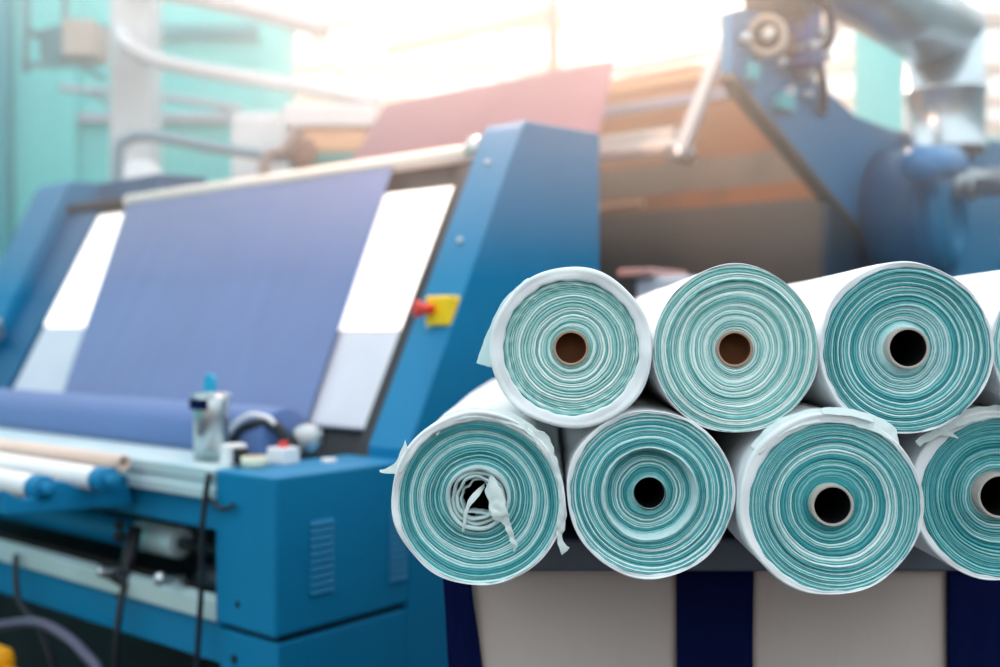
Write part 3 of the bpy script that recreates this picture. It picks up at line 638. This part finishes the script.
# duct: vertical drum, mitred elbow and slanting horizontal run
dx, dyy, dr = P + .20, 3.92, .185
dd = MB(); n = 40
def ring(c, nrm, r, ref=(0, 0, 1)):
    nrm = Vector(nrm).normalized(); u = Vector((0.3, 1, 0)).cross(nrm).normalized(); v = nrm.cross(u)
    return [Vector(c) + (u * math.cos(2 * math.pi * k / n) + v * math.sin(2 * math.pi * k / n)) * r for k in range(n)]
# shared mitre ring computed by cutting the vertical cylinder with the elbow plane
hd = Vector((-.06, -1, .05)).normalized()       # run goes away to the upper left
vd = Vector((0, 0, 1))
top = Vector((dx, dyy, 2.80)); pn = (vd - hd).normalized()
rows = []
for z in (2.215, 2.235, 2.25, 2.505, 2.51, 2.525, 2.53):
    r = dr + (.010 if z in (2.51, 2.525) else 0) + (.012 if z < 2.24 else 0)
    rows.append([Vector((dx + math.cos(2 * math.pi * k / n) * r, dyy + math.sin(2 * math.pi * k / n) * r, z)) for k in range(n)])
mit = []
pn2 = (vd + hd).normalized()
for k in range(n):
    b0 = Vector((dx + math.cos(2 * math.pi * k / n) * dr, dyy + math.sin(2 * math.pi * k / n) * dr, 0))
    t = (top - b0).dot(pn2) / vd.dot(pn2); mit.append(b0 + vd * t)
rows.append(mit)
vs = [p for r_ in rows for p in r_]; fs = [(i * n + k, i * n + (k + 1) % n, (i + 1) * n + (k + 1) % n, (i + 1) * n + k) for i in range(len(rows) - 1) for k in range(n)]
dd.add(vs, fs, True)
duct = part('duct', dd, mat('galvanised_steel', 'c3d2da', .28, metal=.85, var=.12, scale=5), bl, solid=.004, label='galvanised steel duct')
run = MB(); rws = [mit, [p + hd * .5 for p in mit], [p + hd * .505 + (p - (top)).normalized() * 0 for p in mit], [p + hd * 1.7 for p in mit]]
vs = [p for r_ in rws for p in r_]; run.add(vs, [(i * n + k, i * n + (k + 1) % n, (i + 1) * n + (k + 1) % n, (i + 1) * n + k) for i in range(3) for k in range(n)], True)
part('duct_run', run, duct.data.materials[0], bl, solid=.004)

# small white case between post and rolls
wc = empty('white_case', 'white plastic case with a pink top seen between blue post and rolls', 'case', (.42, 1.55, 0))
part('body', MB().box(-.03, .19, 1.70, 1.95, 0.9, 1.51), OFFW, wc, bevel=.02)
part('lid', MB().box(-.08, .06, 1.66, 1.94, 1.512, 1.54), mat('pink_plastic', 'c79a94', .5), wc, bevel=.006)
part('stand', MB().box(0, .18, 1.72, 1.93, 0, .9), DARK, wc)

# ================================================================== BACKGROUND LEFT
def W(px, py, Y): return ((px - 500) / F * Y, Y, 1.3 - (py - 333.5) / F * Y)
ht = empty('unit_heater', 'grey box heater hung on a bracket on the teal wall', 'heater', (-3.3, 7.4, 3.3), 'W', rotz=0)
ht['base'] = [0, 0, 0]; ht.location = (-2.946, 7.4, 3.05)
part('body', MB().box(.0, .21, -.14, .16, .12, .37), mat('beige_casing', 'c4bab2', .5), ht, bevel=.012)
part('side_cover', MB().prism([(-.22, .02), (0, -.13), (0, .15), (-.22, .18)], 'z', .10, .34), mat('teal_grey_casing', '3f8c98', .5), ht, bevel=.012)
part('bracket', MB().box(-.29, -.25, -.1, -.05, .02, .62).box(-.29, .1, -.1, -.06, .05, .09).box(-.29, 0, -.1, -.06, .56, .60).box(-.02, .02, -.1, -.06, .36, .60).box(-.29, -.25, -.06, 1.38, .3, .34), mat('teal_grey_steel', '5aa0a8', .5), ht, bevel=.004)
def wp(*q): return [W(*p) for p in q]
single('pipe', MB().tube(wp((122, 30, 7.95), (126, 42, 7.7), (150, 58, 7.6), (200, 70, 7.6), (285, 84, 7.6), (380, 103, 7.6)), .055, 14), WHITEP, 'white pipe sloping across the teal wall from column to right', 'pipe', 'W')
single('pipe', MB().tube(wp((125, -22, 7.95), (150, -14, 7.6), (230, 2, 7.5), (330, 28, 7.5)), .08, 14), WHITEP, 'thick white pipe crossing the top edge above the teal wall', 'pipe', 'W')
single('pipe', MB().tube(wp((120, 300, 6.6), (118, 160, 6.6), (128, 140, 6.6), (150, 136, 6.6), (205, 146, 6.6), (270, 156, 6.6), (300, 158, 6.6)), .035, 12), mat('steel_blue_pipe', '6f97aa', .4), 'grey blue pipe bending over behind the left machine post', 'pipe', 'W')
single('pipe', MB().tube(wp((262, 560, 6.2), (262, 400, 6.2), (262, 180, 6.2), (285, 150, 6.2), (300, 128, 6.2)), .035, 12), mat('taupe_pipe', '9c8c8c', .5), 'short taupe strut beside the white cabinet', 'pipe', 'W')
single('pipe', MB().tube(wp((385, 50, 11.5), (450, 35, 11.5), (560, 8, 11.5)), .09, 14).cyl((-1.0, 11.5, 4.3), (-1.0, 11.5, 5.25), .012, 8).cyl((.3, 11.5, 4.6), (.3, 11.5, 5.25), .012, 8), BEAM, 'white overhead pipe running to the upper middle', 'pipe', 'W')
single('pipe', MB().tube(wp((60, 88, 8.4), (150, 96, 8.4), (240, 108, 8.4)), .03, 12).cyl((-3.2, 8.35, 3.18), (-3.2, 8.98, 3.18), .02, 10).cyl((-2.2, 8.35, 3.08), (-2.2, 8.98, 3.08), .02, 10), OFFW, 'thin pale rail in front of the teal wall', 'pipe', 'W')
wb = empty('wall_cabinet', 'small white cabinet standing behind the machine on the left', 'cabinet', W(258, 330, 7.2), 'W'); wb['base'] = [0, 0, 0]; wb.location = (W(258, 0, 7.2)[0], 7.2, 0)
part('body', MB().box(-.18, .18, 0, .4, 0, 2.78), WHITEP, wb, bevel=.01)
part('door', MB().box(-.16, .16, -.02, 0, 1.9, 2.74), WHITEP, wb, bevel=.006)
hd2 = empty('white_hopper', 'white conical hopper behind the left machine post', 'hopper', (0, 0, 0), 'W'); hd2['base'] = [0, 0, 0]; hd2.location = (W(142, 0, 6.9)[0], 6.9, 0)
part('cone', MB().lathe([(1.9, .34), (2.02, .32), (2.38, .10), (2.40, .06), (2.40, .001)], (0, 0, 0), (0, 0, 1), 32), WHITEP, hd2)
part('column', MB().cyl((0, 0, 0), (0, 0, 1.92), .30), WHITEP, hd2)
# teal green gear block and tan housing seen under the rear sheet's left edge
gb = empty('winding_unit', 'small winding unit with tan and green housings left of the flare-tinted sheet', 'machine', (0, 0, 0), 'W'); gb['base'] = [0, 0, 0]; gb.location = (W(325, 0, 6.4)[0], 6.4, 0)
part('green_housing', MB().box(-.22, .2, 0, .3, 1.9, 2.38), mat('teal_green_casing', '3f9a9a', .5), gb, bevel=.03)
part('tan_housing', MB().box(-.2, .25, .02, .3, 2.38, 2.52), TANB, gb, bevel=.02)
part('white_top', MB().box(-.25, .3, -.02, .3, 2.52, 2.66), WHITEP, gb, bevel=.02)
part('hand_wheel', MB().lathe([(0, .001), (0, .08), (.04, .09), (.05, .06), (.05, .001)], (-.12, -.06, 2.36), (0, -1, 0), 28), mat('brown_wheel', '8c6a60', .5), gb)
part('column', MB().box(-.15, .15, .05, .28, 0, 1.92), DARK, gb)

# ================================================================== thin haze volume added for the lens flare wash
hm = bpy.data.materials.new('flare_haze'); hm.use_nodes = True; nt_ = hm.node_tree; nt_.nodes.remove(nt_.nodes['Principled BSDF'])
vs_ = nt_.nodes.new('ShaderNodeVolumeScatter'); vs_.inputs['Color'].default_value = (1, .97, .95, 1); vs_.inputs['Density'].default_value = .05; vs_.inputs['Anisotropy'].default_value = .72
nt_.links.new(vs_.outputs[0], nt_.nodes['Material Output'].inputs['Volume'])
hz = single('added_haze', MB().box(-8.9, 8.4, .8, 23.9, 1.47, 6.3), hm, 'thin haze added behind the rolls for the lens flare wash', 'added_haze', 'W')
hz['kind'] = 'stuff'
